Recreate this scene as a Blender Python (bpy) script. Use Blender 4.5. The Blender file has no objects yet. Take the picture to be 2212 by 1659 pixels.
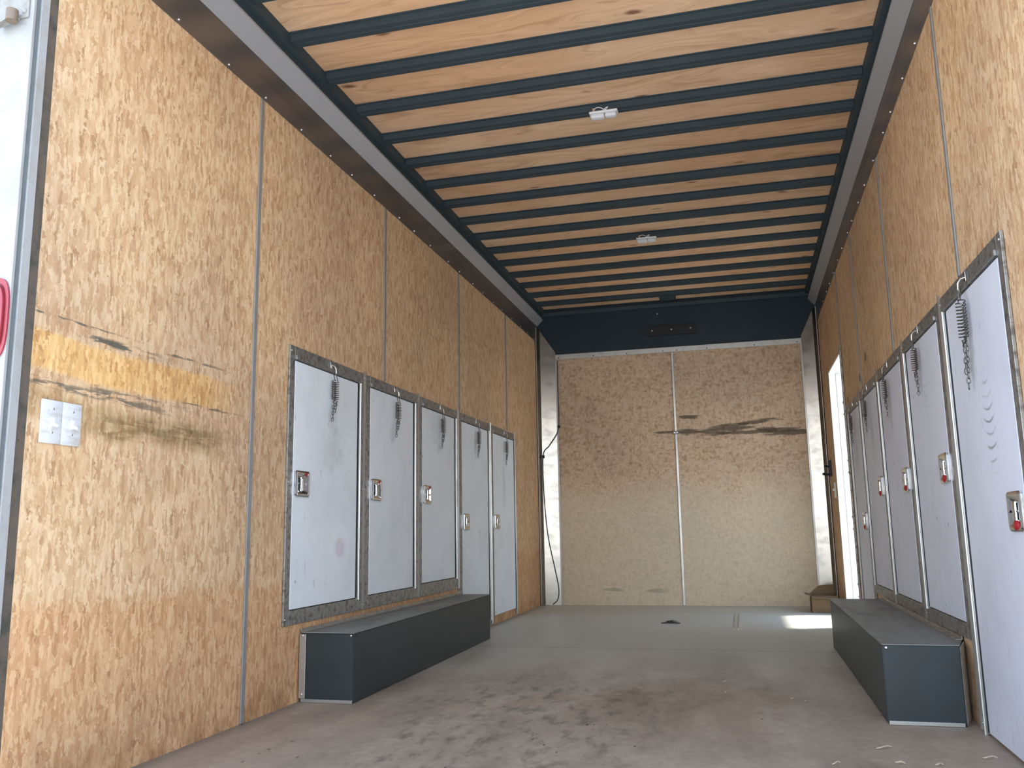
import bpy, bmesh, math, random
from mathutils import Vector, Matrix, Euler
random.seed(7)
S = bpy.context.scene
COL = S.collection
PI = math.pi

# ------------------------------------------------------------------ camera
cam_d = bpy.data.cameras.new('camera'); cam = bpy.data.objects.new('camera', cam_d); COL.objects.link(cam)
cam_d.sensor_width = 36.0; cam_d.lens = 1855.024 / 2212 * 36.0; cam_d.clip_start = 0.02; cam_d.clip_end = 500
yaw, pitch, roll = -0.2565, 0.1684, -0.0172
fw = Vector((math.sin(yaw)*math.cos(pitch), math.cos(yaw)*math.cos(pitch), math.sin(pitch)))
r0 = Vector((math.cos(yaw), -math.sin(yaw), 0)); u0 = r0.cross(fw)
cam_r = math.cos(roll)*r0 + math.sin(roll)*u0; cam_u = -math.sin(roll)*r0 + math.cos(roll)*u0
M = Matrix((cam_r, cam_u, -fw)).transposed().to_4x4(); M.translation = Vector((1.733, 0.0, 0.6513))
cam.matrix_world = M
S.camera = cam

# ------------------------------------------------------------------ world, sun, exposure
w = bpy.data.worlds.new('world'); S.world = w; w.use_nodes = True
wn = w.node_tree.nodes; wl = w.node_tree.links
bg = wn['Background']
tcw = wn.new('ShaderNodeTexCoord'); sx = wn.new('ShaderNodeSeparateXYZ'); rw = wn.new('ShaderNodeValToRGB')
wl.new(tcw.outputs['Generated'], sx.inputs[0]); wl.new(sx.outputs[2], rw.inputs[0]); wl.new(rw.outputs[0], bg.inputs['Color'])
for el, (p_, c_) in zip([rw.color_ramp.elements[0], rw.color_ramp.elements[1], rw.color_ramp.elements.new(.5), rw.color_ramp.elements.new(.8)],
                        [(0.0, (.97, .98, .98)), (.16, (.86, .93, 1.0)), (.42, (.40, .53, .74)), (1.0, (.20, .31, .54))]):
    el.position = p_; el.color = c_ + (1,)
bg.inputs['Strength'].default_value = 1.2
sun_d = bpy.data.lights.new('sun', 'SUN'); sun_d.energy = 3.0; sun_d.angle = math.radians(4); sun_d.color = (1.0, 0.96, 0.90)
sun = bpy.data.objects.new('sun', sun_d); COL.objects.link(sun)
sun_from = Vector((0.36, 0.10, 1.25)).normalized()
sun.rotation_euler = sun_from.to_track_quat('Z', 'Y').to_euler(); sun.location = (12, 2, 20)
S.view_settings.view_transform = 'Standard'; S.view_settings.look = 'None'
S.view_settings.gamma = 1; S.view_settings.use_curve_mapping = False
S.view_settings.exposure = 2.05

# ------------------------------------------------------------------ helpers
def lin(c):
    return tuple((v/255/12.92 if v/255 <= .04045 else ((v/255+.055)/1.055)**2.4) for v in c) + (1.0,)

class NT:
    def __init__(s, name):
        s.m = bpy.data.materials.new(name); s.m.use_nodes = True
        s.t = s.m.node_tree; s.n = s.t.nodes; s.l = s.t.links; s.b = s.n['Principled BSDF']
    def put(s, sock, v):
        if isinstance(v, bpy.types.NodeSocket): s.l.new(v, sock)
        elif v is not None: sock.default_value = v
    def coord(s, scale=(1,1,1), rot=(0,0,0), loc=(0,0,0)):
        tc = s.n.new('ShaderNodeTexCoord'); mp = s.n.new('ShaderNodeMapping')
        s.l.new(tc.outputs['Object'], mp.inputs[0])
        mp.inputs['Scale'].default_value = scale; mp.inputs['Rotation'].default_value = rot; mp.inputs['Location'].default_value = loc
        return mp.outputs[0]
    def noise(s, vec, scale=5, detail=3, rough=.5, dist=0, color=False):
        n = s.n.new('ShaderNodeTexNoise'); s.put(n.inputs['Vector'], vec)
        n.inputs['Scale'].default_value = scale; n.inputs['Detail'].default_value = detail
        n.inputs['Roughness'].default_value = rough; n.inputs['Distortion'].default_value = dist
        return n.outputs['Color' if color else 'Fac']
    def voro(s, vec, scale=1, out='Color', feature='F1'):
        n = s.n.new('ShaderNodeTexVoronoi'); n.feature = feature; s.put(n.inputs['Vector'], vec); n.inputs['Scale'].default_value = scale
        return n.outputs[out]
    def ramp(s, f, stops, const=False):
        n = s.n.new('ShaderNodeValToRGB'); s.put(n.inputs[0], f); cr = n.color_ramp
        if const: cr.interpolation = 'CONSTANT'
        while len(cr.elements) < len(stops): cr.elements.new(.5)
        for e, (p, c) in zip(cr.elements, stops):
            e.position = p; e.color = c if len(c) == 4 else tuple(c)+(1,)
        return n.outputs[0]
    def step(s, f, a, b):
        n = s.n.new('ShaderNodeMapRange'); n.interpolation_type = 'SMOOTHSTEP'
        s.put(n.inputs[0], f); n.inputs[1].default_value = a; n.inputs[2].default_value = b
        return n.outputs[0]
    def math(s, op, a, b=None, clamp=False):
        n = s.n.new('ShaderNodeMath'); n.operation = op; n.use_clamp = clamp; s.put(n.inputs[0], a)
        if b is not None: s.put(n.inputs[1], b)
        return n.outputs[0]
    def mix(s, f, a, b, mode='MIX'):
        n = s.n.new('ShaderNodeMix'); n.data_type = 'RGBA'; n.blend_type = mode
        s.put(n.inputs[0], f); s.put(n.inputs[6], a); s.put(n.inputs[7], b)
        return n.outputs[2]
    def sep(s, vec):
        n = s.n.new('ShaderNodeSeparateXYZ'); s.put(n.inputs[0], vec); return n.outputs
    def vadd(s, a, b, k=1.0):
        q = s.n.new('ShaderNodeVectorMath'); q.operation = 'MULTIPLY_ADD'
        s.put(q.inputs[0], b); q.inputs[1].default_value = (k, k, k) if not isinstance(k, tuple) else k; s.put(q.inputs[2], a)
        return q.outputs[0]
    def bump(s, h, strength=.3, dist=.002):
        n = s.n.new('ShaderNodeBump'); s.put(n.inputs['Height'], h)
        n.inputs['Strength'].default_value = strength; n.inputs['Distance'].default_value = dist
        s.l.new(n.outputs[0], s.b.inputs['Normal'])
    def set(s, color=None, rough=None, metal=None, spec=None):
        if color is not None: s.put(s.b.inputs['Base Color'], color)
        if rough is not None: s.put(s.b.inputs['Roughness'], rough)
        if metal is not None: s.put(s.b.inputs['Metallic'], metal)
        if spec is not None: s.put(s.b.inputs['Specular IOR Level'], spec)
        return s.m

class MB:
    """collects shapes into one mesh"""
    def __init__(s): s.bm = bmesh.new()
    def box(s, x0, x1, y0, y1, z0, z1, bev=0, seg=2):
        g = bmesh.ops.create_cube(s.bm, size=1)
        vs = g['verts']
        for v in vs:
            v.co = Vector(((x0+x1)/2 + v.co.x*abs(x1-x0), (y0+y1)/2 + v.co.y*abs(y1-y0), (z0+z1)/2 + v.co.z*abs(z1-z0)))
        if bev:
            es = {e for v in vs for e in v.link_edges}
            bmesh.ops.bevel(s.bm, geom=list(es), offset=bev, segments=seg, affect='EDGES', profile=.5)
        return s
    def hull(s, pts, faces):
        vs = [s.bm.verts.new(p) for p in pts]
        for f in faces: s.bm.faces.new([vs[i] for i in f])
        return s
    def prism(s, poly, axis, a, b):
        """extrude a polygon given in the two other axes along axis from a to b"""
        def P(p, t):
            if axis == 'y': return (p[0], t, p[1])
            if axis == 'x': return (t, p[0], p[1])
            return (p[0], p[1], t)
        A = [s.bm.verts.new(P(p, a)) for p in poly]; B = [s.bm.verts.new(P(p, b)) for p in poly]
        n = len(poly)
        s.bm.faces.new(A); s.bm.faces.new(list(reversed(B)))
        for i in range(n): s.bm.faces.new((A[i], A[(i+1) % n], B[(i+1) % n], B[i]))
        return s
    def tube(s, pts, r, n=8, closed=False, caps=True):
        pts = [Vector(p) for p in pts]; m = len(pts); rings = []; prev = None
        for i, p in enumerate(pts):
            if closed: t = pts[(i+1) % m] - pts[i-1]
            else: t = pts[min(i+1, m-1)] - pts[max(i-1, 0)]
            t.normalize()
            if prev is None:
                a = Vector((0, 0, 1)) if abs(t.z) < .9 else Vector((1, 0, 0))
                nn = t.cross(a).normalized()
            else:
                nn = (prev - t*prev.dot(t)).normalized()
            prev = nn; bb = t.cross(nn)
            rr = r[i] if isinstance(r, (list, tuple)) else r
            rings.append([s.bm.verts.new(p + rr*(math.cos(2*PI*k/n)*nn + math.sin(2*PI*k/n)*bb)) for k in range(n)])
        for i in range(m if closed else m-1):
            A, B = rings[i], rings[(i+1) % m]
            for k in range(n): s.bm.faces.new((A[k], A[(k+1) % n], B[(k+1) % n], B[k]))
        if not closed and caps:
            s.bm.faces.new(rings[0]); s.bm.faces.new(rings[-1])
        return s
    def disc(s, c, axis, r, h, n=16, dome=0):
        """short cylinder with optional domed top, from c along axis"""
        c = Vector(c); ax = Vector(axis).normalized()
        a = Vector((0, 0, 1)) if abs(ax.z) < .9 else Vector((1, 0, 0))
        e1 = ax.cross(a).normalized(); e2 = ax.cross(e1)
        prof = [(r, 0), (r, h)] + ([(r*.8, h+dome*.6), (r*.45, h+dome)] if dome else [])
        rings = [[s.bm.verts.new(c + ax*hh + q*(math.cos(2*PI*k/n)*e1 + math.sin(2*PI*k/n)*e2)) for k in range(n)] for q, hh in prof]
        for A, B in zip(rings, rings[1:]):
            for k in range(n): s.bm.faces.new((A[k], A[(k+1) % n], B[(k+1) % n], B[k]))
        s.bm.faces.new(rings[0]); s.bm.faces.new(rings[-1])
        return s
    def xf(s, fn):
        for v in s.bm.verts: v.co = Vector(fn(v.co))
        return s
    def build(s, name, mat, parent=None, smooth=False, kind=None):
        bmesh.ops.recalc_face_normals(s.bm, faces=s.bm.faces)
        me = bpy.data.meshes.new(name); s.bm.to_mesh(me); s.bm.free()
        me.materials.append(mat)
        if smooth:
            for p in me.polygons: p.use_smooth = True
            me.set_sharp_from_angle(angle=math.radians(38))
        o = bpy.data.objects.new(name, me); COL.objects.link(o)
        if parent is not None:
            o.parent = parent
            o.matrix_parent_inverse = Matrix.Translation(parent_loc(parent)).inverted()
        if kind: o['kind'] = kind
        return o
def parent_loc(p):
    return p.location.copy() if p.type == 'EMPTY' else Vector((0, 0, 0))
def thing(name, label, cat, loc=(0, 0, 0), group=None):
    o = bpy.data.objects.new(name, None); COL.objects.link(o); o.location = loc; o.empty_display_size = .05
    o['label'] = label; o['category'] = cat
    if group: o['group'] = group
    return o
def tag(o, label, cat, group=None):
    o['label'] = label; o['category'] = cat
    if group: o['group'] = group
    return o

# ------------------------------------------------------------------ materials
def osb(name, iso=False, side=None):
    """oriented strand board; side adds that wall's own scuffs"""
    t = NT(name)
    base = t.coord()
    warp = t.noise(base, 9, 2, .5, color=True)
    fine = t.noise(base, 55, 3, .6, color=True)
    soft = t.noise(t.coord((14, 22, 8) if not iso else (14, 14, 14)), 1.6, 4, .65)
    def layer(sc, rot, loc):
        v = t.coord(sc, rot, loc)
        v = t.vadd(v, warp, 1.6)
        v = t.vadd(v, fine, 1.5)
        return t.voro(v)
    if iso:
        A = layer((58, 1, 26), (0, .9, 0), (3, 1, 0)); B = layer((28, 1, 60), (0, .4, 0), (5, 9, 2)); Cc = layer((36, 1, 62), (0, -.8, 0), (8, 3, 6))
    else:
        A = layer((1, 78, 29), (0, 0, 0), (3, 1, 0)); B = layer((1, 62, 32), (.55, 0, 0), (5, 9, 2)); Cc = layer((1, 80, 27), (-.62, 0, 0), (8, 3, 6))
    pal = [(0.0, lin((178, 142, 106))), (.10, lin((200, 163, 124))), (.38, lin((208, 173, 134))), (.68, lin((215, 183, 145))), (.9, lin((223, 195, 158)))]
    if iso: pal = [(0.0, lin((176, 148, 120))), (.16, lin((192, 166, 138))), (.45, lin((200, 176, 148))), (.75, lin((208, 186, 160)))]
    def col(v):
        return t.ramp(t.sep(v)[0], pal)
    msk1 = t.step(t.sep(B)[1], .45, .5); msk2 = t.step(t.sep(Cc)[1], .6, .65)
    c = t.mix(msk1, col(A), col(B)); c = t.mix(msk2, c, col(Cc))
    Dd = layer((1, 105, 21) if not iso else (80, 1, 34), (.16, 0, 0) if not iso else (0, .5, 0), (2, 7, 1))
    c = t.mix(t.math('MULTIPLY', t.step(t.sep(Dd)[2], .80, .84), .6 if not iso else .3), c, lin((230, 202, 163)))
    c = t.mix(t.math('MULTIPLY', t.step(t.sep(Dd)[1], .87, .90), .45), c, lin((170, 130, 94)))
    # fine grain, pale/dark flecks
    g = t.noise(t.coord((30, 150, 30) if not iso else (90, 30, 120)), 2, 3, .6)
    c = t.mix(.45, c, t.ramp(g, [(.3, (.76, .72, .68)), (.62, (1, 1, 1))]), 'MULTIPLY')
    c = t.mix(.6, c, t.ramp(soft, [(.3, (.80, .76, .70)), (.5, (.97, .96, .94)), (.7, (1.06, 1.06, 1.04))]), 'MULTIPLY')
    fl = t.voro(t.coord((1, 62, 24) if not iso else (45, 1, 45)), 1, 'Distance')
    flm = t.math('MULTIPLY', t.step(fl, .16, .06), t.step(t.noise(base, 7, 2), .5, .62))
    c = t.mix(t.math('MULTIPLY', flm, .6), c, lin((128, 96, 68)))
    # slow tone drift, worn patches
    d = t.noise(base, 1.3, 3, .55)
    c = t.mix(t.step(d, .42, .68), c, t.mix(1.0, c, (.86, .86, .90, 1), 'MULTIPLY'))
    x, y, z = t.sep(base)
    wob = t.noise(base, 3.1, 3, .6)
    if side == 'left':
        brk = t.noise(t.coord((1, 5, 34)), 1.6, 4, .65)
        def band(cz, hw, slope, y0, y1, soft=.5, a=.12):
            zc = t.math('ADD', z, t.math('MULTIPLY', y, -slope))
            zc = t.math('ADD', zc, t.math('MULTIPLY', t.math('SUBTRACT', wob, .5), a))
            d_ = t.math('ABSOLUTE', t.math('SUBTRACT', zc, cz))
            m = t.step(d_, hw, hw*soft)
            m = t.math('MULTIPLY', m, t.step(y, y0-.06, y0+.03)); return t.math('MULTIPLY', m, t.step(y, y1+.16, y1-.16))
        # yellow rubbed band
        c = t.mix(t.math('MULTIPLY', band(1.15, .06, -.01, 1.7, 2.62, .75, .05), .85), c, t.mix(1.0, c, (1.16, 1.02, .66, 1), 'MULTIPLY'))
        c = t.mix(t.math('MULTIPLY', band(1.02, .06, -.02, 1.7, 2.6, .4, .10), .75), c, t.mix(1.0, c, (.68, .66, .55, 1), 'MULTIPLY'))
        c = t.mix(t.math('MULTIPLY', t.math('MULTIPLY', band(.975, .035, 0, 2.05, 2.62, .3), t.step(brk, .4, .55)), .8), c, t.mix(1.0, c, (.52, .53, .46, 1), 'MULTIPLY'))
        # dark scuff lines
        def scuff(cz, hw, sl, y0, y1, k, a=.012, th=.47):
            return t.math('MULTIPLY', t.math('MULTIPLY', band(cz, hw, sl, y0, y1, .3, a), t.step(brk, th, th+.08)), k)
        for a_ in ((1.232, .005, 0, 1.74, 2.1, .85), (1.213, .016, -.005, 1.98, 2.24, .9), (1.226, .006, -.002, 2.2, 2.62, .75),
                   (1.105, .016, -.03, 1.74, 2.3, .75), (1.08, .012, -.01, 2.0, 2.35, .7), (1.075, .006, 0, 2.42, 2.66, .9)):
            c = t.mix(scuff(*a_), c, lin((72, 76, 70)))
        # redder board below a wavy line
        lo = t.math('ADD', z, t.math('MULTIPLY', t.math('SUBTRACT', wob, .5), .22))
        c = t.mix(t.step(lo, .50, .44), c, t.mix(1.0, c, (.95, .84, .76, 1), 'MULTIPLY'))
        # dirt creeping up from the floor
        c = t.mix(t.math('MULTIPLY', t.step(z, .16, .0), t.step(t.noise(base, 8, 3), .4, .6)), c, t.mix(1.0, c, (.72, .68, .62, 1), 'MULTIPLY'))
    if side == 'front':
        brk = t.noise(t.coord((4, 1, 30)), 1.4, 4, .65)
        def blot(cx_, cz_, rx, rz, sl=0):
            dx = t.math('DIVIDE', t.math('SUBTRACT', x, cx_), rx)
            zz = t.math('SUBTRACT', t.math('SUBTRACT', z, cz_), t.math('MULTIPLY', t.math('SUBTRACT', x, cx_), sl))
            dz = t.math('DIVIDE', zz, rz)
            q = t.math('ADD', t.math('MULTIPLY', dx, dx), t.math('MULTIPLY', dz, dz))
            return t.step(t.math('ADD', q, t.math('MULTIPLY', t.math('SUBTRACT', brk, .5), 3.0)), 1.0, .35)
        for a_ in ((1.33, 1.592, .10, .020), (1.62, 1.47, .27, .045, .10), (1.92, 1.525, .20, .022, .10), (2.1, 1.435, .26, .04, -.03),
                   (1.32, 1.46, .14, .03), (1.12, 1.47, .14, .014), (1.9, 1.44, .35, .02), (.62, .13, .10, .02), (1.0, .12, .12, .02)):
            c = t.mix(t.math('MULTIPLY', blot(*a_), .8), c, lin((68, 60, 50)))
        lo = t.math('ADD', z, t.math('MULTIPLY', t.math('SUBTRACT', wob, .5), .35))
        c = t.mix(t.math('MULTIPLY', t.step(lo, 1.25, .75), .5), c, lin((214, 206, 180)))  # paler lower wall: light haze painted into the board colour
    if side == 'right':
        for (cy, cz_, r_) in ((5.27, 1.49, .05), (4.99, 1.56, .05), (5.9, 1.45, .05)):
            dy = t.math('SUBTRACT', y, cy); dz = t.math('MULTIPLY', t.math('SUBTRACT', z, cz_), 1.6)
            q = t.math('SQRT', t.math('ADD', t.math('MULTIPLY', dy, dy), t.math('MULTIPLY', dz, dz)))
            c = t.mix(t.math('MULTIPLY', t.step(t.math('ADD', q, t.math('MULTIPLY', t.math('SUBTRACT', wob, .5), .1)), r_, .01), .7), c, lin((66, 60, 58)))
    return t.set(c, t.ramp(g, [(.3, (.75,)*3), (.7, (.6,)*3)]), 0, .25)

def metal(name, col, rough, dirt=.3, dirtcol=(90, 84, 78), metallic=1.0, sc=(6, 6, 6), bump=0):
    t = NT(name)
    n = t.noise(t.coord(sc), 3, 4, .6)
    n2 = t.noise(t.coord((40, 40, 40)), 2, 3, .6)
    c = t.mix(t.math('MULTIPLY', t.step(n, .45, .7), dirt), lin(col), lin(dirtcol))
    c = t.mix(t.math('MULTIPLY', t.step(n2, .55, .75), dirt*.8), c, lin(dirtcol))
    r = t.math('ADD', t.math('MULTIPLY', n, .25), rough-.1)
    if bump: t.bump(n2, bump, .001)
    return t.set(c, r, metallic)
def plain(name, col, rough=.6, metallic=0, var=.12, sc=20, spec=.4):
    t = NT(name)
    n = t.noise(t.coord(), sc, 3, .6)
    k = 1-var
    c = t.mix(n, lin(col), lin(tuple(v*k for v in col)))
    return t.set(c, rough, metallic, spec)

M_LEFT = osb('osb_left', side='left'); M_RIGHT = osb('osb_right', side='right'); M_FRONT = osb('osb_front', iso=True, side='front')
M_ALU = metal('mill_aluminium', (196, 196, 192), .34, .35, (120, 116, 110))
M_FRAME = metal('locker_frame_aluminium', (158, 157, 152), .42, .75, (88, 84, 80), .75, (4, 14, 14))
M_HINGE = metal('hinge_aluminium', (190, 190, 186), .38, .25, (130, 128, 122), .85, (4, 20, 2))
M_SEAM = metal('seam_trim_aluminium', (132, 133, 132), .4, .3, (98, 98, 98), .0)
M_COVE = metal('galvanised_flashing', (128, 124, 122), .30, .35, (96, 90, 84), .75, (1, .6, 3))
M_CHAMFER = metal('cove_chamfer', (176, 176, 178), .42, .15, (140, 138, 136), .35, (1, .5, 2))
M_CORNER = metal('corner_cover_aluminium', (158, 154, 146), .2, .35, (120, 118, 114), 1.0, (3, 3, 5))
M_BLACKM = plain('dark_painted_steel', (62, 76, 82), .62, 0, .2, 6, .3)
M_PANEL = plain('dark_front_panel', (40, 55, 65), .55, 0, .2, 3, .3)
M_BOXD = plain('wheel_box_black_paint', (44, 56, 58), .42, 0, .25, 9, .5)
M_CHROME = metal('chrome', (228, 230, 232), .12, .08, (150, 150, 150))
M_SPRING = metal('spring_steel', (128, 128, 126), .35, .5, (70, 64, 58))
M_DARK = plain('dark_gap', (26, 42, 42), .8)
M_RUBBER = plain('rubber_seal', (40, 50, 52), .8)
M_SCREW = metal('zinc_screw', (225, 226, 228), .25, .05)
M_RED = plain('reflection_red', (160, 34, 44), .35, 0, .1)
M_REDL = plain('red_lens', (160, 66, 76), .25, 0, .15, 30)
M_PLASTIC = plain('white_plastic', (226, 228, 230), .4, 0, .05)
M_BLACK = plain('black_plastic', (24, 28, 32), .45)
M_CARD = plain('cardboard', (120, 98, 72), .85, 0, .2, 12)
M_CABLE = plain('grey_cable', (72, 76, 76), .6)
M_WHITE = plain('white_door_paint', (236, 236, 232), .4, 0, .06, 5)
M_WFRAME = metal('white_frame_paint', (160, 161, 160), .5, .45, (134, 126, 114), 0.0, (3, 3, 1.6))
M_PLATEW = metal('bracket_paint', (146, 144, 138), .5, .6, (118, 108, 94), 0.0, (8, 8, 8))
M_DRED = plain('dark_red', (120, 28, 36), .4)
M_BRACKET = metal('weathered_bracket', (120, 106, 90), .5, .5, (120, 98, 74), .3)
M_GREYP = metal('grey_frame_paint', (104, 112, 114), .6, .3, (76, 82, 82), 0.0)
M_EDGE = metal('dirty_dark_edge', (92, 82, 72), .8, .8, (48, 56, 50), 0.0, (1, 4, 4), .3)
M_EXT = plain('white_trailer_skin', (225, 226, 226), .35, 0, .04, 2)
M_GROUND = plain('pale_gravel', (206, 206, 203), .95, 0, .15, 3, .1)

def mk_door(name, marks=None, tint=(222, 226, 230)):
    t = NT(name); b = t.coord()
    n = t.noise(b, 2.2, 4, .6); sp = t.noise(t.coord((1, 10, 4)), 2.6, 4, .7)
    c = t.mix(t.step(n, .4, .7), lin(tint), lin(tuple(v*.95 for v in tint)))
    c = t.mix(t.math('MULTIPLY', t.step(sp, .62, .72), .45), c, lin((150, 152, 154)))
    spk = t.voro(t.coord((9, 9, 7)), 1, 'Distance')
    c = t.mix(t.math('MULTIPLY', t.math('MULTIPLY', t.step(spk, .075, .03), t.step(t.noise(b, 3, 1), .5, .56)), .7), c, lin((110, 104, 92)))
    x, y, z = t.sep(b)
    for mk in marks or []:
        dy = t.math('SUBTRACT', y, mk[1]); dz = t.math('SUBTRACT', z, mk[2])
        if mk[0] == 'ring':
            q = t.math('SQRT', t.math('ADD', t.math('MULTIPLY', dy, dy), t.math('MULTIPLY', dz, dz)))
            rg = t.step(t.math('ABSOLUTE', t.math('SUBTRACT', q, mk[3])), .022, .008)
            c = t.mix(t.math('MULTIPLY', rg, .6), c, lin((238, 242, 244)))
            c = t.mix(t.math('MULTIPLY', t.step(q, .052, .03), .7), c, lin((214, 206, 212)))
        if mk[0] == 'rub':   # grey swing mark under a hanging chain
            sz = t.math('SUBTRACT', dz, t.math('MULTIPLY', t.math('MULTIPLY', dy, dy), 5.5))
            sz = t.math('ADD', sz, t.math('MULTIPLY', t.noise(b, 9, 2), .03))
            fr = t.math('ABSOLUTE', t.math('SUBTRACT', t.math('FRACT', t.math('MULTIPLY', sz, 27.0)), .5))
            q = t.math('ADD', t.math('POWER', t.math('ABSOLUTE', t.math('DIVIDE', dy, mk[3])), 2.0), t.math('POWER', t.math('ABSOLUTE', t.math('DIVIDE', dz, mk[4])), 2.0))
            m = t.math('MULTIPLY', t.step(q, 1.0, .1), t.step(fr, .17, .0))
            m = t.math('MULTIPLY', m, t.step(t.noise(t.coord((1, 4, 22)), 2, 3), .35, .6))
            c = t.mix(t.math('MULTIPLY', m, mk[5]), c, lin((112, 114, 122)))
        if mk[0] == 'shade_smudge':  # soft grey patch, painted like the hanging chain's shadow
            q = t.math('ADD', t.math('POWER', t.math('DIVIDE', dy, mk[3]), 2.0), t.math('POWER', t.math('DIVIDE', dz, mk[4]), 2.0))
            q = t.math('ADD', q, t.math('MULTIPLY', t.math('SUBTRACT', t.noise(b, 14, 4, .7), .5), 3.2))
            c = t.mix(t.math('MULTIPLY', t.step(q, 1.0, -.4), mk[5]*.6), c, lin((158, 158, 162)))
    return t.set(c, .42, 0, .4)

def mk_floor():
    t = NT('worn_plywood_floor'); b = t.coord()
    warp = t.noise(b, 4, 3, .6, color=True)
    v = t.vadd(t.coord((3.5, 1.1, 1)), warp, .6)
    n = t.noise(v, 1.4, 6, .62); n2 = t.noise(t.coord((5, 2.2, 1)), 3.2, 5, .68); n3 = t.noise(b, 26, 4, .7)
    x, y, z = t.sep(b)
    c = t.ramp(n, [(.28, lin((140, 126, 110))), (.45, lin((162, 147, 129))), (.62, lin((174, 159, 140))), (.8, lin((188, 175, 158)))])
    c = t.mix(.6, c, t.ramp(n3, [(.3, (.7, .7, .7)), (.65, (1, 1, 1))]), 'MULTIPLY')
    # heavier dark staining around the middle of the entry
    def blob(cx_, cy_, rx, ry):
        q = t.math('ADD', t.math('POWER', t.math('DIVIDE', t.math('SUBTRACT', x, cx_), rx), 2.0), t.math('POWER', t.math('DIVIDE', t.math('SUBTRACT', y, cy_), ry), 2.0))
        return t.step(q, 1.0, 0.0)
    mk = t.math('ADD', t.math('MULTIPLY', blob(.95, 3.3, .7, 1.1), 1.0), t.math('MULTIPLY', blob(.95, 2.55, .55, .5), .9), True)
    dk = t.math('MULTIPLY', t.step(n2, .46, .70), t.math('ADD', t.math('MULTIPLY', mk, .62), .14))
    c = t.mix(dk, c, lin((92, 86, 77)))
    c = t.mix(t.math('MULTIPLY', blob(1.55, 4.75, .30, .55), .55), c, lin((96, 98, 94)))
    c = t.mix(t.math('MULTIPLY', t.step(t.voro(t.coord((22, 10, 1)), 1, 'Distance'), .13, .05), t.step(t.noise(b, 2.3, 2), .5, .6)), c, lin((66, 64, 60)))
    # pale grey-green veiling glare painted into the floor colour deeper inside
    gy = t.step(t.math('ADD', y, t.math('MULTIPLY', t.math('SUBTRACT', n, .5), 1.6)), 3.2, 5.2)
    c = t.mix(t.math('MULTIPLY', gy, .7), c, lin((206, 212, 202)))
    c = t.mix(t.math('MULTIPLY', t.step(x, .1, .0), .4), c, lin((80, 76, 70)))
    # sheet joints across the floor
    for yj in (4.88, 7.02):
        c = t.mix(t.math('MULTIPLY', t.step(t.math('ABSOLUTE', t.math('SUBTRACT', y, yj)), .008, .003), .5), c, lin((72, 74, 70)))
    t.bump(n3, .2, .002)
    return t.set(c, t.ramp(n, [(.3, (.48,)*3), (.7, (.62,)*3)]), 0, .4)

def mk_ply():
    t = NT('plywood_roof_deck'); b = t.coord()
    warp = t.noise(t.coord((.5, 2.5, 1)), 2.2, 2, .5, color=True)
    v = t.vadd(t.coord((.55, 5.5, 1)), warp, (0.5, 3.2, 0))
    g = t.noise(v, 4.5, 5, .65, .8)
    kn = t.voro(t.vadd(t.coord((3.2, 9, 1)), warp, .8), 1, 'Distance')
    c = t.ramp(g, [(.30, lin((202, 162, 126))), (.45, lin((226, 188, 150))), (.6, lin((236, 200, 163))), (.78, lin((243, 211, 176)))])
    c = t.mix(t.math('MULTIPLY', t.step(kn, .17, .05), t.step(t.noise(b, 3, 2), .45, .6)), c, lin((138, 98, 72)))
    sh = t.noise(b, .7, 2)
    c = t.mix(t.step(sh, .4, .6), c, t.mix(1.0, c, (.94, .86, .8, 1), 'MULTIPLY'))
    return t.set(c, .65, 0, .3)

M_FLOOR = mk_floor(); M_PLY = mk_ply()

W = 2.44; D = 7.546; HC = 2.653; HJ = 2.62; Y0 = 1.68
T = .055

# ------------------------------------------------------------------ ground and shell
g = MB().box(-60, 60, -60, 60, -.80, -.75).build('ground', M_GROUND, kind='structure')
MB().box(-T, W+T, 1.70, D+.1, -.12, 0).build('floor', M_FLOOR, kind='structure')
MB().box(-.004, W+.004, 1.735, D+.05, HC, HC+.05).build('ceiling', M_PLY, kind='structure')
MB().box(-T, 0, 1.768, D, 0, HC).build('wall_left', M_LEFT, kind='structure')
# right wall with the side door opening
RW = MB()
for a in ((Y0+.08, 6.05, 0, HC), (6.05, 6.92, 0, .06), (6.05, 6.92, 1.81, HC), (6.92, D, 0, HC)):
    RW.box(W, W+T, a[0], a[1], a[2], a[3])
RW.build('wall_right', M_RIGHT, kind='structure')
MB().box(-T, W+T, D, D+T, 0, 2.215).build('wall_front', M_FRONT, kind='structure')
# outer skin so the box reads as a trailer from outside
e = MB()
e.box(-T-.03, -T-.001, 1.735, D+T, -.25, HC+.10)
for a in ((1.735, 6.05, -.25, HC+.10), (6.05, 6.92, -.25, .06), (6.05, 6.92, 1.81, HC+.10), (6.92, D+T, -.25, HC+.10)):
    e.box(W+T+.001, W+T+.03, a[0], a[1], a[2], a[3])
e.box(-T-.03, W+T+.03, D+T+.001, D+T+.03, -.25, HC+.10)
e.box(-T-.03, W+T+.03, 1.735, D+T, HC+.055, HC+.10)
e.build('wall_outer', M_EXT, kind='structure')

# dark upper panel of the front wall
pn = thing('front_panel', 'dark blue-black panel across the top of the front wall, under the ceiling', 'panel', (W/2, D, 2.22))
MB().box(0, W, D-.006, D+T, 2.222, HC).build('panel', M_PANEL, pn)
MB().box(.03, W-.03, D-.030, D-.0065, 2.585, 2.62, .004).build('top_rail', M_BLACKM, pn)
bk = MB()
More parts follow.
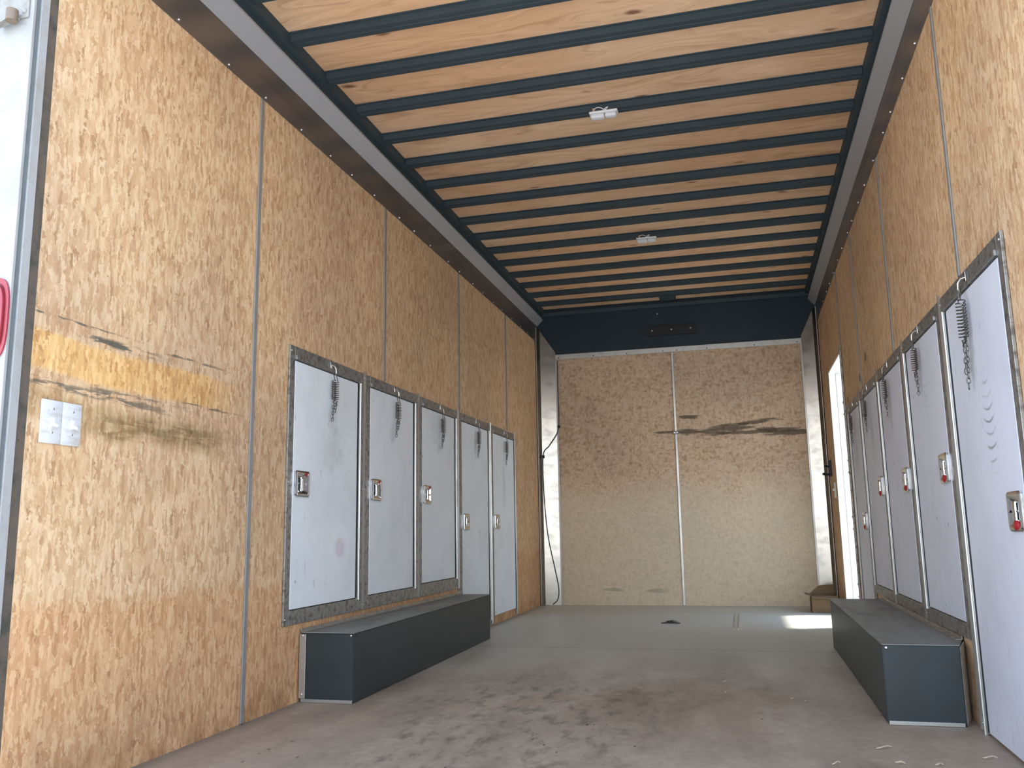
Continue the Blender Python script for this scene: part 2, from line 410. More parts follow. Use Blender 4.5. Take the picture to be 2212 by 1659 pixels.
# oval bracket plate
poly = []
for k in range(17):
    a = PI/2 + PI*k/16; poly.append((1.03+.04*math.cos(a), 2.367+.04*math.sin(a)))
for k in range(17):
    a = -PI/2 + PI*k/16; poly.append((1.415+.04*math.cos(a), 2.367+.04*math.sin(a)))
bk.prism(poly, 'y', D-.028, D-.0065)
br = bk.build('bracket_plate', M_BLACK, pn)
for sx in (1.055, 1.225, 1.39):
    MB().disc((sx, D-.028, 2.375), (0, -1, 0), .008, .003, 10, .003).build('screw', M_SCREW, br)
MB().disc((1.105, D-.006, 2.53), (0, -1, 0), .008, .003, 10, .003).build('screw', M_SCREW, pn)

# band under it
bd = MB().box(.165, 2.31, D-.012, D-.0005, 2.175, 2.221, .002).build('trim_1', M_HINGE, kind='structure')
for sx in (.2, .52, .82, 1.14, 1.26, 1.52, 1.92, 2.27):
    MB().disc((sx, D-.012, 2.188), (0, -1, 0), .005, .002, 8, .002).build('screw', M_DARK, bd)

# ------------------------------------------------------------------ seam strips
def seam(n, side, y, z1, wd=.022, z0=0.0):
    b = MB()
    x0, x1 = (0.0005, .006) if side == 'L' else (W-.006, W-.0005)
    b.box(x0, x1, y-wd/2, y+wd/2, z0+.002, z1, .0015)
    return b.build('trim_%d' % n, M_SEAM, kind='structure')
seam(2, 'L', 2.80, 2.342); seam(3, 'L', 4.02, 2.342, .02, 1.412); seam(4, 'L', 5.24, 2.342, .02, 1.412); seam(5, 'L', 6.42, 2.342, .02, 1.412)
seam(6, 'R', 2.885, 2.342, .02, 1.412); seam(7, 'R', 4.11, 2.342, .02, 1.412); seam(8, 'R', 5.20, 2.342, .014, 1.412); seam(9, 'R', 6.0, 2.342, .010, 1.81)
MB().box(1.2085, 1.2285, D-.008, D-.0005, .002, 2.174, .003).build('trim_10', M_HINGE, kind='structure')
cl = thing('pipe_clamp', 'small dark metal clamp around the pale strip on the front wall', 'clamp', (1.218, D-.01, 1.46))
MB().box(1.196, 1.241, D-.026, D-.0085, 1.447, 1.474, .004).build('collar', M_SPRING, cl)
MB().disc((1.205, D-.026, 1.46), (0, -1, 0), .006, .004, 8, .003).build('screw', M_SCREW, cl)
MB().disc((1.232, D-.026, 1.46), (0, -1, 0), .006, .004, 8, .003).build('screw', M_SCREW, cl)

# ------------------------------------------------------------------ coves along the ceiling
def cove(n, side):
    s = (lambda d: d) if side == 'L' else (lambda d: W-d)
    ya, yb = 1.735, D-.002
    b = MB()
    b.prism([(s(.0005), 2.345), (s(.004), 2.345), (s(.004), 2.505), (s(.0005), 2.505)], 'y', ya, yb)
    root = b.build('trim_%d' % n, M_COVE, kind='structure')
    c = MB()
    c.prism([(s(.0005), 2.5055), (s(.005), 2.498), (s(.058), 2.557), (s(.058), 2.566), (s(.052), 2.566)], 'y', ya, yb)
    c.build('chamfer', M_CHAMFER, root)
    d = MB()
    d.prism([(s(.0005), 2.567), (s(.052), 2.567), (s(.052), 2.60), (s(.075), 2.60), (s(.075), 2.652), (s(.0005), 2.652)], 'y', ya, yb)
    d.build('channel', M_BLACKM, root)
    ys = [2.29+.27*i for i in range(20)]
    jit = random.Random(3 if side == 'L' else 5)
    for y in ys:
        y += jit.uniform(-.04, .04)
        if y < D-.1:
            MB().disc((s(.004), y, 2.358), (s(1)-s(0), 0, 0), .0055, .002, 8, .003).build('screw', M_SCREW, root)
    return root
cove(11, 'L'); cove(12, 'R')

# ------------------------------------------------------------------ ceiling joists
def joist_mesh(y):
    b = MB()
    w, h = .055, HC-HJ
    b.prism([(y-w-.012, HC), (y-w-.012, HC-.004), (y-w, HC-.004), (y-w, HJ), (y-w*.55, HJ), (y-w*.52, HJ+.003), (y-w*.48, HJ+.003), (y-w*.45, HJ), (y, HJ), (y, HC-.0005), (y-.004, HC-.0005)], 'x', .0765, W-.0765)
    return b
ords = ['first', 'second', 'third', 'fourth', 'fifth', 'sixth', 'seventh', 'eighth', 'ninth', 'tenth', 'eleventh', 'twelfth', 'thirteenth', 'fourteenth', 'fifteenth', 'sixteenth']
for i in range(0, 16):
    y = 2.611 + .3131*i
    o = joist_mesh(y).build('ceiling_joist', M_BLACKM)
    lb = 'dark steel roof joist, %s from the front wall end' % ords[15-i]
    if i == 15: lb = 'dark steel roof joist next to the front wall, farthest in'
    if i == 0: lb = 'dark steel roof joist cut by the top picture edge, nearest the rear opening'
    if i == 4: lb = 'dark steel roof joist carrying the nearer white dome light'
    if i == 10: lb = 'dark steel roof joist carrying the farther white dome light'
    tag(o, lb, 'joist', 'roof joists')

# ------------------------------------------------------------------ dome lights, hanging from their wires
def dome(x, y, label, tilt):
    t = thing('ceiling_light', label, 'light', (x, y, HJ), 'dome lights')
    b = MB().box(x-.068, x+.068, y-.022, y+.022, HJ-.030, HJ-.0185, .005, 3)
    b.build('base', M_PLASTIC, t, True)
    l = MB().box(x-.062, x+.0045, y-.019, y+.019, HJ-.052, HJ-.0295, .009, 3)
    l.build('lens', M_PLASTIC, t, True)
    l = MB().box(x+.0065, x+.062, y-.019, y+.019, HJ-.050, HJ-.0295, .009, 3)
    l.build('lens', M_PLASTIC, t, True)
    MB().disc((x-.048, y-.005, HJ-.019), (0, 0, 1), .007, .019, 10).build('mounting_screw', M_SCREW, t, True)
    pts = [(x-.045, y-.006, HJ-.006), (x-.03, y-.018, HJ-.003), (x-.008, y-.028, HJ-.012), (x+.008, y-.022, HJ-.020), (x+.022, y-.018, HJ-.008), (x+.018, y-.01, HJ-.002), (x+.004, y-.008, HJ-.010), (x+.008, y-.004, HJ-.019)]
    MB().tube(smooth_path(pts), .0022, 6).build('wire', M_PLASTIC, t, True)
    return t
def smooth_path(p, n=6):
    p = [Vector(q) for q in p]; out = []
    for i in range(len(p)-1):
        a, b, c, d = p[max(i-1, 0)], p[i], p[i+1], p[min(i+2, len(p)-1)]
        for k in range(n):
            u = k/n
            out.append(.5*((2*b) + (c-a)*u + (2*a-5*b+4*c-d)*u*u + (3*b-a-3*c+d)*u**3))
    out.append(p[-1]); return out
dome(1.21, 3.795, 'white dome light hanging under the ceiling, nearer of the two', 0)
dome(1.213, 5.665, 'white dome light hanging under the ceiling, farther of the two', 0)
jb = thing('junction_box', 'small dark box between the last joist and the front panel, mid ceiling', 'box', (1.215, 7.36, HC))
MB().box(1.145, 1.285, 7.312, 7.40, 2.612, HC-.001, .004).build('body', M_BLACKM, jb)
MB().box(1.150, 1.280, 7.318, 7.395, 2.606, 2.6115, .002).build('lid', M_BLACKM, jb)

# ------------------------------------------------------------------ corner covers
def corner(side):
    s = (lambda d: d) if side == 'L' else (lambda d: W-d)
    x2 = .17 if side == 'L' else .135
    y1 = 7.475
    nm = 'left' if side == 'L' else 'right'
    t = thing('corner_cover', 'bright aluminium cover closing the %s front corner, cut slanting at its top' % nm, 'panel', (s(.05), y1, 0), 'front corner covers')
    zt0, zt1 = 2.47, 2.24
    b = MB()
    def Q(d, y, z): return (s(d), y, z)
    e_ = .004
    yk = D-.013-(x2-.03)*math.tan(math.radians(9.5))
    b.hull([Q(.0065, y1, .001), Q(.03, yk, .001), Q(x2, D-.013, .001), Q(x2, D-.013-e_, .001), Q(.034, yk-e_, .001), Q(.0105, y1-.003, .001),
            Q(.0065, y1, zt0), Q(.03, yk, zt0-.02), Q(x2, D-.013, zt1), Q(x2, D-.013-e_, zt1), Q(.034, yk-e_, zt0-.02), Q(.0105, y1-.003, zt0)],
           [(0, 1, 2, 3, 4, 5), (6, 7, 8, 9, 10, 11), (0, 1, 7, 6), (1, 2, 8, 7), (2, 3, 9, 8), (3, 4, 10, 9), (4, 5, 11, 10), (5, 0, 6, 11)])
    b.build('cover', M_CORNER, t)
    MB().box(*sorted((s(x2-.002), s(x2+.012))), D-.018, D-.0125, .002, zt1-.07, .001).build('edge_strip', M_HINGE, t)
    MB().box(*sorted((s(.0065), s(.012))), y1-.022, y1-.004, .002, zt0, .001).build('edge_strip', M_HINGE, t)
    return t
corner('L'); corner('R')
cb = thing('electric_cable', 'thin grey cable running down the left corner cover to the floor', 'cable', (.1, 7.5, 0))
pts = [(.190, 7.522, 2.16), (.188, 7.522, 1.85), (.190, 7.520, 1.6), (.172, 7.508, 1.5), (.10, 7.500, 1.39), (.044, 7.492, 1.30), (.044, 7.492, .95), (.07, 7.496, .6), (.12, 7.503, .33), (.152, 7.507, .15), (.142, 7.505, .05), (.10, 7.495, .009)]
MB().tube(smooth_path(pts), .0045, 6).build('wire', M_CABLE, cb, True)
for p in ((.190, 7.517, 1.56), (.046, 7.490, 1.295)):
    MB().box(p[0]-.011, p[0]+.011, p[1]-.006, p[1]+.006, p[2]-.014, p[2]+.010, .002).build('cable_clip', M_DARK, cb)

# ------------------------------------------------------------------ lockers
def mapper(side):
    # u along the trailer, d out from the wall, z up
    return (lambda u, d, z: (d, u, z)) if side == 'L' else (lambda u, d, z: (W-d, u, z))
def wbox(b, side, u0, u1, d0, d1, z0, z1, bev=0):
    x0, x1 = (d0, d1) if side == 'L' else (W-d1, W-d0)
    return b.box(x0, x1, u0, u1, z0, z1, bev)

def latch(side, u, z, parent, red_top, hang=False):
    """flush paddle latch: rounded raised rim, dished tray, lever"""
    m = mapper(side); wu, hz = .118, .104
    d0 = .0109
    b = MB()
    def rr(hw, hh, r, d):
        out = []
        for (sx, sz, a0) in ((1, 1, 0), (-1, 1, 90), (-1, -1, 180), (1, -1, 270)):
            for k in range(5):
                a = math.radians(a0 + 90*k/4)
                out.append(m(u + sx*(hw-r) + r*math.cos(a), d, z + sz*(hh-r) + r*math.sin(a)))
        return out
    prof = [rr(wu/2, hz/2, .010, d0), rr(wu/2, hz/2, .010, d0+.008), rr(wu/2-.004, hz/2-.004, .009, d0+.011), rr(wu/2-.016, hz/2-.013, .006, d0+.011),
            rr(wu/2-.027, hz/2-.024, .004, d0+.002)]
    R = [[b.bm.verts.new(p) for p in ring] for ring in prof]
    n = len(R[0])
    for A, B in zip(R, R[1:]):
        for k in range(n): b.bm.faces.new((A[k], A[(k+1) % n], B[(k+1) % n], B[k]))
    b.bm.faces.new(R[0]); b.bm.faces.new(R[-1])
    plate = b.build('latch', M_CHROME, parent, True)
    plate['label'] = 'chrome flush latch'
    lv = MB()
    wbox(lv, side, u-.017, u+.010, d0+.004, d0+.013, z-.030, z+.026, .003)
    lv.build('lever', M_CHROME, plate, True)
    for ua, ub in ((u-.026, u-.0185), (u+.0115, u+.020)):
        dk = MB(); wbox(dk, side, ua, ub, d0+.0025, d0+.006, z-.024, z+.024, .001); dk.build('recess', M_DARK, plate)
    for du in (-.040, .040):
        sm = MB().disc(m(u+du, d0+.011, z), (1 if side == 'L' else -1, 0, 0), .004, .001, 8, .001)
        sm.build('rivet', M_SCREW, plate)
    rd = MB()  # red reflection in the chrome, built as a coloured piece
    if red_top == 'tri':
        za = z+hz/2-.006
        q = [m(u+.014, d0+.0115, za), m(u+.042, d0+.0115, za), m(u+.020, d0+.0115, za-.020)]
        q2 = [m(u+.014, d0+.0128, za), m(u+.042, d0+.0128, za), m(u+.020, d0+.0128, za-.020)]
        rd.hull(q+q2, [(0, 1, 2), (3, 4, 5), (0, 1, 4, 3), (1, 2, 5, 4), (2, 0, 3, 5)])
        rd.build('red_reflection', M_RED, plate)
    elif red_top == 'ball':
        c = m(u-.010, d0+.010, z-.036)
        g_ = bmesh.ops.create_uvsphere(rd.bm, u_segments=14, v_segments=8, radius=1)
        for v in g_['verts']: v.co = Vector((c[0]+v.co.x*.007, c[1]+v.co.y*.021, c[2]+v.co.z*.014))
        rd.build('red_reflection', M_RED, plate, True)
    return plate

def holder(side, u, ztop, parent, big=False, twist=0.0):
    """door holder: hook, slack spring folded on itself, loop of chain"""
    m = mapper(side)
    zt = ztop; d = .032
    h = MB()
    wbox(h, side, u-.010, u+.010, .012, .0145, zt+.012, zt+.046, .001)
    h.tube([m(u, .014, zt+.030), m(u, .026, zt+.026), m(u, .034, zt+.012), m(u+.004, .034, zt-.006), m(u+.010, .030, zt-.012)], .0024, 6)
    root = h.build('door_holder', M_SCREW, parent, True)
    root['label'] = 'hook with hanging spring and chain'
    L = .115 if big else .085
    rad = .0125 if big else .0105
    for du, dz in ((-.012, 0), (.016, -.004)):
        z1 = zt-.040+dz; turns = 11 if big else 10
        pts = [m(u+du*.3, d, zt-.004), m(u+du, d, zt-.022)]
        for k in range(turns*10+1):
            a = 2*PI*k/10
            pts.append(m(u+du+rad*math.cos(a), d+rad*.8*math.sin(a), z1 - L*k/(turns*10)))
        pts.append(m(u+du, d, z1-L-.012)); pts.append(m(u+du+.008, d, z1-L-.020))
        MB().tube(pts, .0019, 5).build('spring', M_SPRING, root, True)
    # chain links
    cz = zt-.040-L-.02
    nl = 9 if big else 6
    lh = .017 if big else .015
    for col_, (du, n_) in enumerate(((-.006, nl), (.016, nl-3))):
        for k in range(n_):
            zc = cz - k*lh*.92; uu = u+du + (.0035*k if big else .0015*k)*(1 if side == 'L' else -1)*(-1)
            pts = []
            for q in range(12):
                a = 2*PI*q/12
                ox = .0048*math.cos(a); oz = lh*.62*math.sin(a)
                pts.append(m(uu+ox, d-.004, zc+oz) if k % 2 == 0 else m(uu, d-.004+ox, zc+oz))
            MB().tube(pts, .0016, 5, closed=True).build('chain_link', M_SPRING, root, True)
    return root

WORDS = ['first', 'second', 'third', 'fourth', 'fifth']
def locker(side, i, y0, y1, u0, u1, z0, z1, zf, label, marks, lz, red, first=False, big=False, lu=None, ft=.045):
    t = thing('storage_locker', label, 'locker', mapper(side)((y0+y1)/2, 0, zf), 'lockers in the left wall' if side == 'L' else 'lockers in the right wall')
    ZT = 1.407
    fr = MB()
    wbox(fr, side, y0, u0-.004, .001, .010, zf, ZT, .0015)             # near stile
    wbox(fr, side, u1+.0155, y1, .001, .010, zf, ZT, .0015)             # far stile
    wbox(fr, side, u0-.0035, u1+.0150, .001, .010, z1+.004, ZT, .0015) # head
    if zf > .03: wbox(fr, side, u0-.0035, u1+.0150, .001, .010, zf, z0-.004, .0015)
    wbox(fr, side, u0-.003, u1+.0150, .0105, .018, z1+.006, z1+.022, .001)
    f = fr.build('frame', M_FRAME, t)
    zs = [ZT-.022, (ZT+zf)/2, zf+.024]
    for uu in (y0+.010, y1-.012):
        for zz in zs:
            MB().disc(mapper(side)(uu, .010, zz), (1 if side == 'L' else -1, 0, 0), .0045, .0015, 8, .002).build('screw', M_SCREW, f)
    MB_ = MB(); wbox(MB_, side, u0-.0035, u1+.0150, .0012, .004, z0-.0035, z1+.0035); wbox(MB_, side, u1+.0012, u1+.0154, .0041, .0112, z0, z1+.003); wbox(MB_, side, u0, u1, .0041, .0100, z1+.0006, z1+.0036); MB_.build('seal', M_RUBBER, t)
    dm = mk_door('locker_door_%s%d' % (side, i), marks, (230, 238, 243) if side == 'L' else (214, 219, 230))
    b = MB(); wbox(b, side, u0, u1, .0045, .0106, z0, z1, .0006); b.build('door', dm, t)
    hg = MB()
    m = mapper(side)
    wbox(hg, side, u1+.0165, u1+.038, .0102, .0145, z0-.01, z1+.004, .001)
    hg.tube([m(u1+.023, .0165, z0-.01), m(u1+.023, .0165, z1+.004)], .0048, 8)
    hg.build('hinge', M_HINGE, t, True)
    # rain-gutter cap ridge between neighbours
    cp = MB()
    cp.prism([(y1-.014, .001), (y1-.004, .016), (y1+.000, .016), (y1+.0, .001)] if side == 'L' else [(y1-.014, .001), (y1-.004, .016), (y1, .016), (y1, .001)], 'z', max(zf+.002, .004), ZT+.012)
    cp.xf((lambda c: (c.y, c.x, c.z)) if side == 'L' else (lambda c: (W-c.y, c.x, c.z)))
    # keep the ridge in front of the stile only
    for v in cp.bm.verts:
        if side == 'L': v.co.x = max(v.co.x, .0103)
        else: v.co.x = min(v.co.x, W-.0103)
    cp.build('cap_strip', M_HINGE, t)
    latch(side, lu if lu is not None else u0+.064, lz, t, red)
    holder(side, u0+(u1-u0)*.53, z1+.008, t, big)
    return t
LL = [(3.055, 3.770, 3.10, 3.690, .360, 1.347, .300, .850, 'tri', [('ring', 3.527, .588, .082), ('shade_smudge', 3.45, 1.02, .16, .12, .5), ('shade_smudge', 3.44, 1.14, .06, .07, .5)],
       'white locker door nearest the rear on the left wall, with a faint ring mark'),
      (3.770, 4.490, 3.840, 4.405, .362, 1.350, .300, .855, 'tri', [('shade_smudge', 4.12, 1.15, .05, .06, .6)], 'white locker in the left wall, second from the rear, whole above the black box'),
      (4.490, 5.190, 4.550, 5.112, .372, 1.350, .300, .857, 'tri', [('shade_smudge', 4.83, 1.14, .05, .05, .6)], 'white locker in the left wall, middle of the five'),
      (5.190, 5.930, 5.268, 5.852, .050, 1.350, .010, .708, None, [('shade_smudge', 5.56, 1.2, .04, .09, .5)], 'tall white locker in the left wall, its foot hidden behind the black box'),
      (5.930, 6.615, 5.992, 6.575, .060, 1.350, .010, .712, None, [('shade_smudge', 6.28, 1.0, .04, .25, .5)], 'tall white locker in the left wall, farthest in, reaching the floor')]
for i, (y0, y1, u0, u1, z0, z1, zf, lz, red, marks, lab) in enumerate(LL):
    locker('L', i, y0, y1, u0, u1, z0, z1, zf, lab, marks, lz, red)
RR_ = [(2.418, 3.148, 2.462, 3.066, .010, 1.345, .002, .677, 'ball', [('rub', 2.70, .93, .07, .17, .85), ('shade_smudge', 2.8, 1.12, .04, .12, .5)], 'tall white locker door at the right picture edge, with curved rub marks', True),
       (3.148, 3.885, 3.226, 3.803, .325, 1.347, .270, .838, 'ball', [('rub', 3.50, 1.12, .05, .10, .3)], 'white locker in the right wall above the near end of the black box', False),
       (3.885, 4.600, 3.968, 4.532, .325, 1.345, .270, .836, 'ball', [('shade_smudge', 4.28, 1.15, .05, .14, .7)], 'white locker in the right wall, middle of the five', False),
       (4.600, 5.300, 4.680, 5.212, .325, 1.345, .270, .838, 'ball', [('shade_smudge', 4.9, 1.1, .06, .2, .8)], 'white locker in the right wall above the far end of the black box', False),
       (5.300, 5.870, 5.372, 5.790, .030, 1.340, .002, .668, 'ball', [('shade_smudge', 5.6, 1.08, .1, .16, .9)], 'narrow white locker in the right wall next to the open side door', False)]
for i, (y0, y1, u0, u1, z0, z1, zf, lz, red, marks, lab, big) in enumerate(RR_):
    locker('R', i, y0, y1, u0, u1, z0, z1, zf, lab, marks, lz, red, big=big)

# ------------------------------------------------------------------ wheel boxes
def wheel_box(side, y0, y1, x_in0, x_in1, h, label, ch=0.0):
    s = (lambda d: d) if side == 'L' else (lambda d: W-d)
    t = thing('wheel_box', label, 'box', (s(.12), y0, 0), 'wheel boxes')
    a, b_, c = .032, x_in0, x_in1
    z0 = .001
    P = lambda d, y, z: (s(d), y, z)
    ring = [(.010+ch*.27, y0), (b_, y0), (c, y1), (.010, y1)] + ([(.010, y0+ch)] if ch else [])
    body = MB().prism([(s(d), y) for d, y in ring], 'z', z0, h)
    bmesh.ops.bevel(body.bm, geom=list(body.bm.edges), offset=.003, segments=2, affect='EDGES')
    body.build('body', M_BOXD, t)
    rt = [(.010+ch*.27, y0-.003), (b_+.002, y0-.003), (c+.002, y1), (.010, y1)] + ([(.010, y0+ch)] if ch else [])
    MB().prism([(s(d), y) for d, y in rt], 'z', h+.0008, h+.0035).build('top_sheet', M_TOPS, t)
    # aluminium edging: upright at the wall, foot strip, top flange
    u = MB()
    if ch: u.prism([(s(.010+ch*.27), y0-.006), (s(.010+ch*.27), y0-.001), (s(.0075), y0+ch-.001), (s(.0045), y0+ch-.006)], 'z', .002, h-.002)
    else: u.box(*sorted((s(.0065), s(.034))), y0-.008, y0-.0035, .014, h-.004, .001)
    u.build('upright_trim', M_TRIMW if ch else M_HINGE, t)
    u = MB(); u.box(*sorted((s(.018+ch*.27), s(b_-.002))), y0-.012, y0-.0035, .001, .0135, .001); u.build('foot_trim', M_HINGE, t)
    u = MB()
    u.box(*sorted((s(.0065), s(.009))), y0+ch, y1, h+.004, h+.016, .0005); u.box(*sorted((s(.0065), s(.03))), y0+ch, y1, h+.0040, h+.0065, .0005)
    u.build('top_flange', M_ALU, t)
    for (d, z) in ((b_-.012, h-.008), (.02, h-.010), (.02, .03))[:1 if ch else 3]:
        MB().disc((s(d), y0-.0035 if d > .1 else y0-.0085, z), (0, -1, 0), .005, .001, 8, .002).build('screw', M_SCREW, t)
    return t
M_TRIMW = metal('worn_pale_trim', (196, 198, 196), .45, .35, (150, 148, 142), 0.0, (6, 6, 10))
M_TOPS = metal('wheel_box_top', (132, 134, 128), .5, .35, (84, 80, 76), .3, (4, 1, 1))
wheel_box('L', 3.20, 5.20, .238, .205, .262, 'long low black box against the left wall under the lockers')
wheel_box('R', 3.19, 5.06, .282, .275, .252, 'long low black box against the right wall under the lockers', .13)

# ------------------------------------------------------------------ wall switch plates near the rear
M_PLATE = metal('grubby_white_plate', (208, 210, 212), .4, .45, (158, 146, 126), 0.0, (1, 3, 14))
sp = thing('switch_plate', 'pair of grubby white switch plates on the left wall near the opening', 'switch', (0, 1.877, .89))
MB().box(.0005, .008, 1.808, 1.8765, .893, 1.007, .0025).build('cover_plate', M_PLATE, sp, True)
MB().box(.0005, .008, 1.8785, 1.947, .893, 1.007, .0025).build('cover_plate', M_PLATE, sp, True)
for uc in (1.846, 1.916):
    MB().box(.008, .0105, uc-.006, uc+.006, .936, .962, .001).build('slot', M_PLASTIC, sp)
    tg = MB().hull([(.009, uc-.005, .940), (.009, uc+.005, .940), (.022, uc-.004, .936), (.022, uc+.004, .936), (.009, uc-.005, .953), (.009, uc+.005, .953), (.022, uc-.004, .943), (.022, uc+.004, .943)],
                   [(0, 1, 3, 2), (4, 5, 7, 6), (0, 1, 5, 4), (2, 3, 7, 6), (0, 2, 6, 4), (1, 3, 7, 5)])
    tg.build('toggle', M_PLASTIC, sp)
    for zz in (.922, .984): MB().disc((.008, uc, zz), (1, 0, 0), .003, .0005, 8, .001).build('screw', M_ALU, sp)
sr = thing('light_switch', 'small pale switch plate on the right wall beside the side door', 'switch', (W, 7.08, .86))
MB().box(W-.008, W-.0005, 7.045, 7.115, .855, .97, .002).build('cover_plate', M_PLASTIC, sr)
MB().box(W-.020, W-.0085, 7.074, 7.086, .905, .925, .002).build('toggle', M_PLASTIC, sr)

# ------------------------------------------------------------------ side door on the right
dj = MB()
dj.box(W-.002, W+T+.035, 6.905, 6.9195, .0605, 1.809)
d2 = dj.build('door_2', M_WHITE, kind='structure')
MB().box(W+.046, W+T+.036, 6.900, 6.9045, .062, 1.79, .001).build('jamb_strip', M_HINGE, d2)
MB().box(W-.002, W+T+.035, 6.0505, 6.062, .0605, 1.809).build('jamb', M_FRAME, d2)
MB().box(W-.002, W+T+.035, 6.0625, 6.9045, 1.797, 1.809).build('head', M_WHITE, d2)
MB().box(W-.002, W+T+.035, 6.0625, 6.9045, .0605, .070).build('sill', M_ALU, d2)
MB().box(W+.0905, W+.1045, 6.912, 6.9185, .075, 1.80).build('gap_strip', M_RUBBER, d2)  # dark strip put in for the dark gap between jamb and leaf
MB().box(W-.012, W-.0025, 6.02, 6.0495, .03, 1.83, .001).build('casing', M_FRAME, d2)
sd = thing('side_door', 'open white side door seen edge-on through the bright gap in the right wall', 'door', (W+.1, 6.93, .08))
MB().box(W+.105, W+.93, 6.925, 6.96, .075, 1.80, .004).build('door_leaf', M_WHITE, sd)
for zc in (.17, .66, 1.08, 1.52):
    h = MB()
    h.box(W+.105, W+.165, 6.915, 6.9245, zc-.035, zc+.035, .002)
    h.tube([(W+.098, 6.913, zc-.05), (W+.098, 6.913, zc+.05)], .008, 10)
    hh = h.build('hinge', M_WHITE, sd, True)
    for dz in (-.045, .045):
        MB().disc((W+.092, 6.905, zc+dz), (0, -1, 0), .012, .006, 12, .006).build('knuckle', M_SCREW, hh, True)
dl = thing('door_latch', 'black door catch on the right wall between corner and side door', 'latch', (W, 7.3, 1.08))
MB().box(W-.016, W-.0005, 7.24, 7.33, 1.03, 1.155, .004).build('base_plate', M_BLACK, dl)
h = MB(); h.tube([(W-.012, 7.29, 1.045), (W-.045, 7.29, 1.045), (W-.066, 7.285, 1.052)], .010, 10); h.build('lever', M_BLACK, dl, True)
h = MB(); h.tube([(W-.012, 7.29, 1.105), (W-.035, 7.29, 1.112), (W-.05, 7.285, 1.108)], .009, 10); h.build('lever', M_BLACK, dl, True)

# ------------------------------------------------------------------ cardboard box in the corner
cbx = thing('cardboard_box', 'brown cardboard box on the floor in the right front corner', 'box', (2.3, 7.1, 0))
b = MB()
X0, X1, Ya, Yb, hb = 2.20, 2.385, 6.98, 7.20, .125
for a in ((X0, X1, Ya, Ya+.004), (X0, X1, Yb-.004, Yb), (X0, X0+.004, Ya+.0041, Yb-.0041), (X1-.004, X1, Ya+.0041, Yb-.0041)):
    b.box(a[0], a[1], a[2], a[3], .001, hb)
b.box(X0+.0041, X1-.0041, Ya+.0041, Yb-.0041, .001, .005)
b.build('body', M_CARD, cbx)
def flap(q): 
    bb = MB(); v = [Vector(p) for p in q]; nrm = (v[1]-v[0]).cross(v[3]-v[0]).normalized()*.003
    bb.hull([tuple(p) for p in v]+[tuple(p+nrm) for p in v], [(0, 1, 2, 3), (4, 5, 6, 7), (0, 1, 5, 4), (1, 2, 6, 5), (2, 3, 7, 6), (3, 0, 4, 7)])
    bb.build('flap', M_CARD, cbx)
flap([(X0, Ya-.001, hb), (X0, Yb, hb), (X0-.04, Yb, hb+.008), (X0-.04, Ya-.001, hb+.008)])
flap([(X0, Ya, hb+.001), (X1, Ya, hb+.001), (X1, Ya-.05, hb-.012), (X0, Ya-.05, hb-.012)])
flap([(X0, Yb, hb+.001), (X1, Yb, hb+.001), (X1, Yb+.02, hb+.07), (X0+.07, Yb+.02, hb+.06)])

# ------------------------------------------------------------------ small things on the floor
dr = thing('floor_ring', 'small dark tie-down ring lying on the floor near the front wall', 'ring', (1.215, 6.2, 0))
poly = [(1.15, 6.15), (1.28, 6.15), (1.262, 6.20), (1.245, 6.27), (1.185, 6.27), (1.168, 6.20)]
MB().prism(poly, 'z', .0008, .006).build('base_plate', M_BOXD, dr)
MB().tube([(1.215+.028*math.cos(2*PI*k/16), 6.21+.028*math.sin(2*PI*k/16), .011) for k in range(16)], .004, 6, closed=True).build('ring', M_SPRING, dr, True)
st = MB(); st.box(1.635, 1.642, 5.85, 6.84, .0005, .004); st.box(1.662, 1.669, 5.85, 6.84, .0005, .004)
tag(st.build('floor_track', M_ALU), 'narrow twin aluminium strip set in the floor before the front wall', 'strip')
M_CHIP = plain('pale_wood_chip', (214, 196, 170), .8)
chips = [(1807, 1652, 22, .7, 'pale splinter on the floor, leftmost at the bottom picture edge'), (1945, 1651, 18, -.4, 'pale splinter near the bottom edge in front of the right black box'),
         (2030, 1655, 14, .1, 'white crumb on the floor at the bottom edge, rightmost'), (1910, 1618, 34, .5, 'thin curled wood shaving in front of the right black box'),
         (1712, 1512, 8, .2, 'tiny white crumb mid floor, left of its close neighbour'), (1741, 1517, 7, .9, 'tiny white crumb mid floor, right of its close neighbour'),
         (1567, 1474, 8, .4, 'tiny pale crumb on the floor in the centre, farther of two'), (1568, 1498, 8, 1.0, 'tiny pale crumb on the floor in the centre, nearer of two'),
         (2140, 1640, 26, .2, 'light shaving on the floor beside the tall right locker')]
Cv = Vector((1.733, 0, .6513))
def floor_pt(px, py):
    d = fw + (px-1106)/1855.024*cam_r + (829.5-py)/1855.024*cam_u
    k = -Cv.z/d.z; return Cv + k*d
for (px, py, ln, a, lb) in chips:
    c = floor_pt(px, py); L_ = ln/1855.0*(c-Cv).length*.5
    pts = [(c.x+L_*q*math.cos(a), c.y+L_*q*math.sin(a)+.006*math.sin(3*q), .004+.003*(1-q*q)) for q in (-1, -.5, 0, .5, 1)]
    o = MB().tube(pts, [.001, .002, .0024, .0018, .0008], 5).build('wood_chip', M_CHIP, None, True)
    tag(o, lb, 'debris', 'chips and crumbs on the floor')

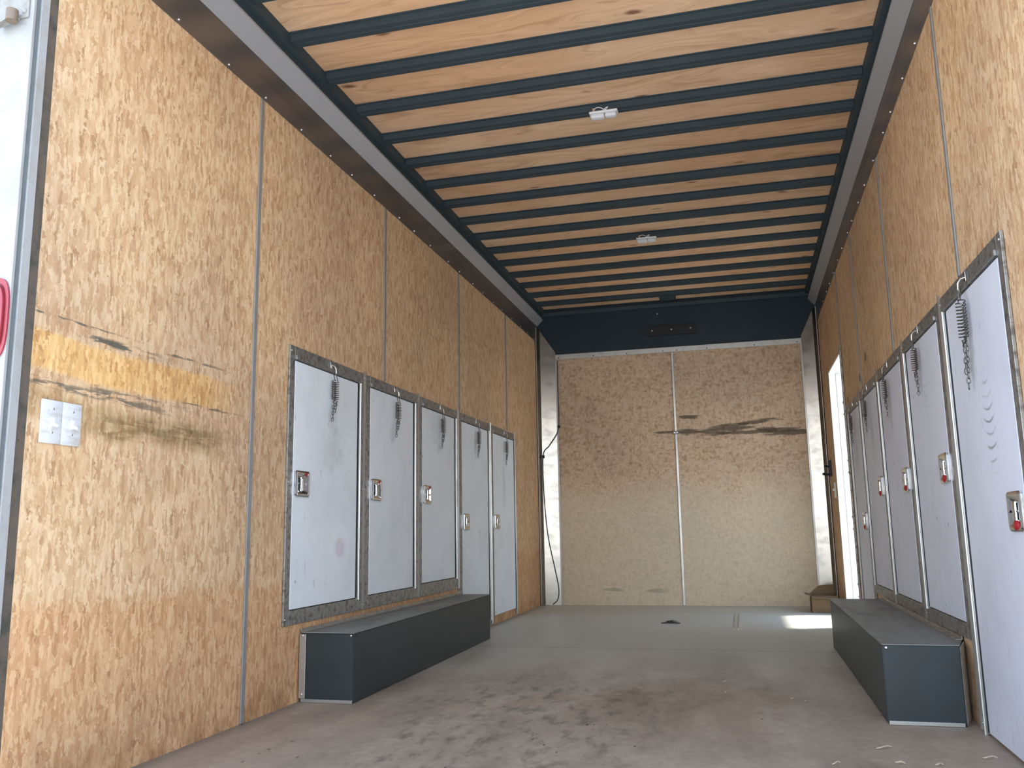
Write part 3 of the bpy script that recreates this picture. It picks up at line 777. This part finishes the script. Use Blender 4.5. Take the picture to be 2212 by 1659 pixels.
# ------------------------------------------------------------------ rear door frame at the left picture edge
d1 = MB().box(-.30, .007, 1.680, 1.690, -.30, 2.95, .002).build('door_1', M_WFRAME, kind='structure')
MB().box(-.012, .002, 1.6905, 1.706, 0, 2.9).build('jamb', M_GREYP, d1)
MB().box(-.012, .006, 1.7065, 1.735, 0, 2.9, .002).build('jamb_lip', M_WFRAME, d1)
MB().box(-T, .001, 1.7355, 1.7675, 0, HC, .001).build('dirty_edge', M_EDGE, d1)
MB().box(-.30, W+.30, 1.691, 1.7345, 2.39, 2.95, .004).build('header', M_EXT, d1)
MB().box(W-.004, W+.30, 1.680, 1.7595, -.30, 2.38, .004).build('right_post', M_EXT, d1)
MB().box(-.30, W+.30, 1.64, 1.6785, -.30, -.004, .003).build('threshold', M_BLACKM, d1)
tl = thing('tail_light', 'red oval tail light on the white door post at the left edge', 'light', (-.038, 1.678, 1.19))
def oval(cx_, cz_, rx, rz, n=36, p=3.2):
    poly = []
    for i in range(n):
        a = 2*PI*i/n; ca, sa = math.cos(a), math.sin(a)
        poly.append((cx_ + rx*abs(ca)**(2/p)*(1 if ca > 0 else -1), cz_ + rz*abs(sa)**(2/p)*(1 if sa > 0 else -1)))
    return poly
MB().prism(oval(-.036, 1.190, .046, .104), 'y', 1.6745, 1.6795).build('rim', M_REDL, tl)
MB().prism(oval(-.036, 1.190, .037, .090), 'y', 1.672, 1.6743).build('groove', M_DRED, tl)
MB().prism(oval(-.036, 1.190, .034, .086), 'y', 1.668, 1.6735).build('lens', M_REDL, tl)
hb_ = thing('hinge_bracket', 'weathered hinge bracket with a bolt, top left on the white post', 'bracket', (-.06, 1.68, 2.02))
MB().box(-.15, -.005, 1.6745, 1.6795, 2.004, 2.14, .002).build('plate', M_PLATEW, hb_)
MB().tube([(-.036, 1.655, 1.984), (-.036, 1.655, 2.016)], .015, 16).build('barrel', M_BRACKET, hb_, True)
MB().hull([(-.09, 1.674, 1.985), (-.03, 1.674, 1.998), (-.03, 1.645, 1.992), (-.10, 1.640, 1.962), (-.09, 1.674, 2.0), (-.03, 1.674, 2.003), (-.03, 1.645, 1.997), (-.10, 1.640, 1.972)],
              [(0, 1, 2, 3), (4, 5, 6, 7), (0, 1, 5, 4), (1, 2, 6, 5), (2, 3, 7, 6), (3, 0, 4, 7)]).build('arm', M_PLATEW, hb_)
MB().disc((-.017, 1.6745, 2.022), (0, -1, 0), .0075, .002, 16, .004).build('bolt', M_PLATEW, hb_, True)
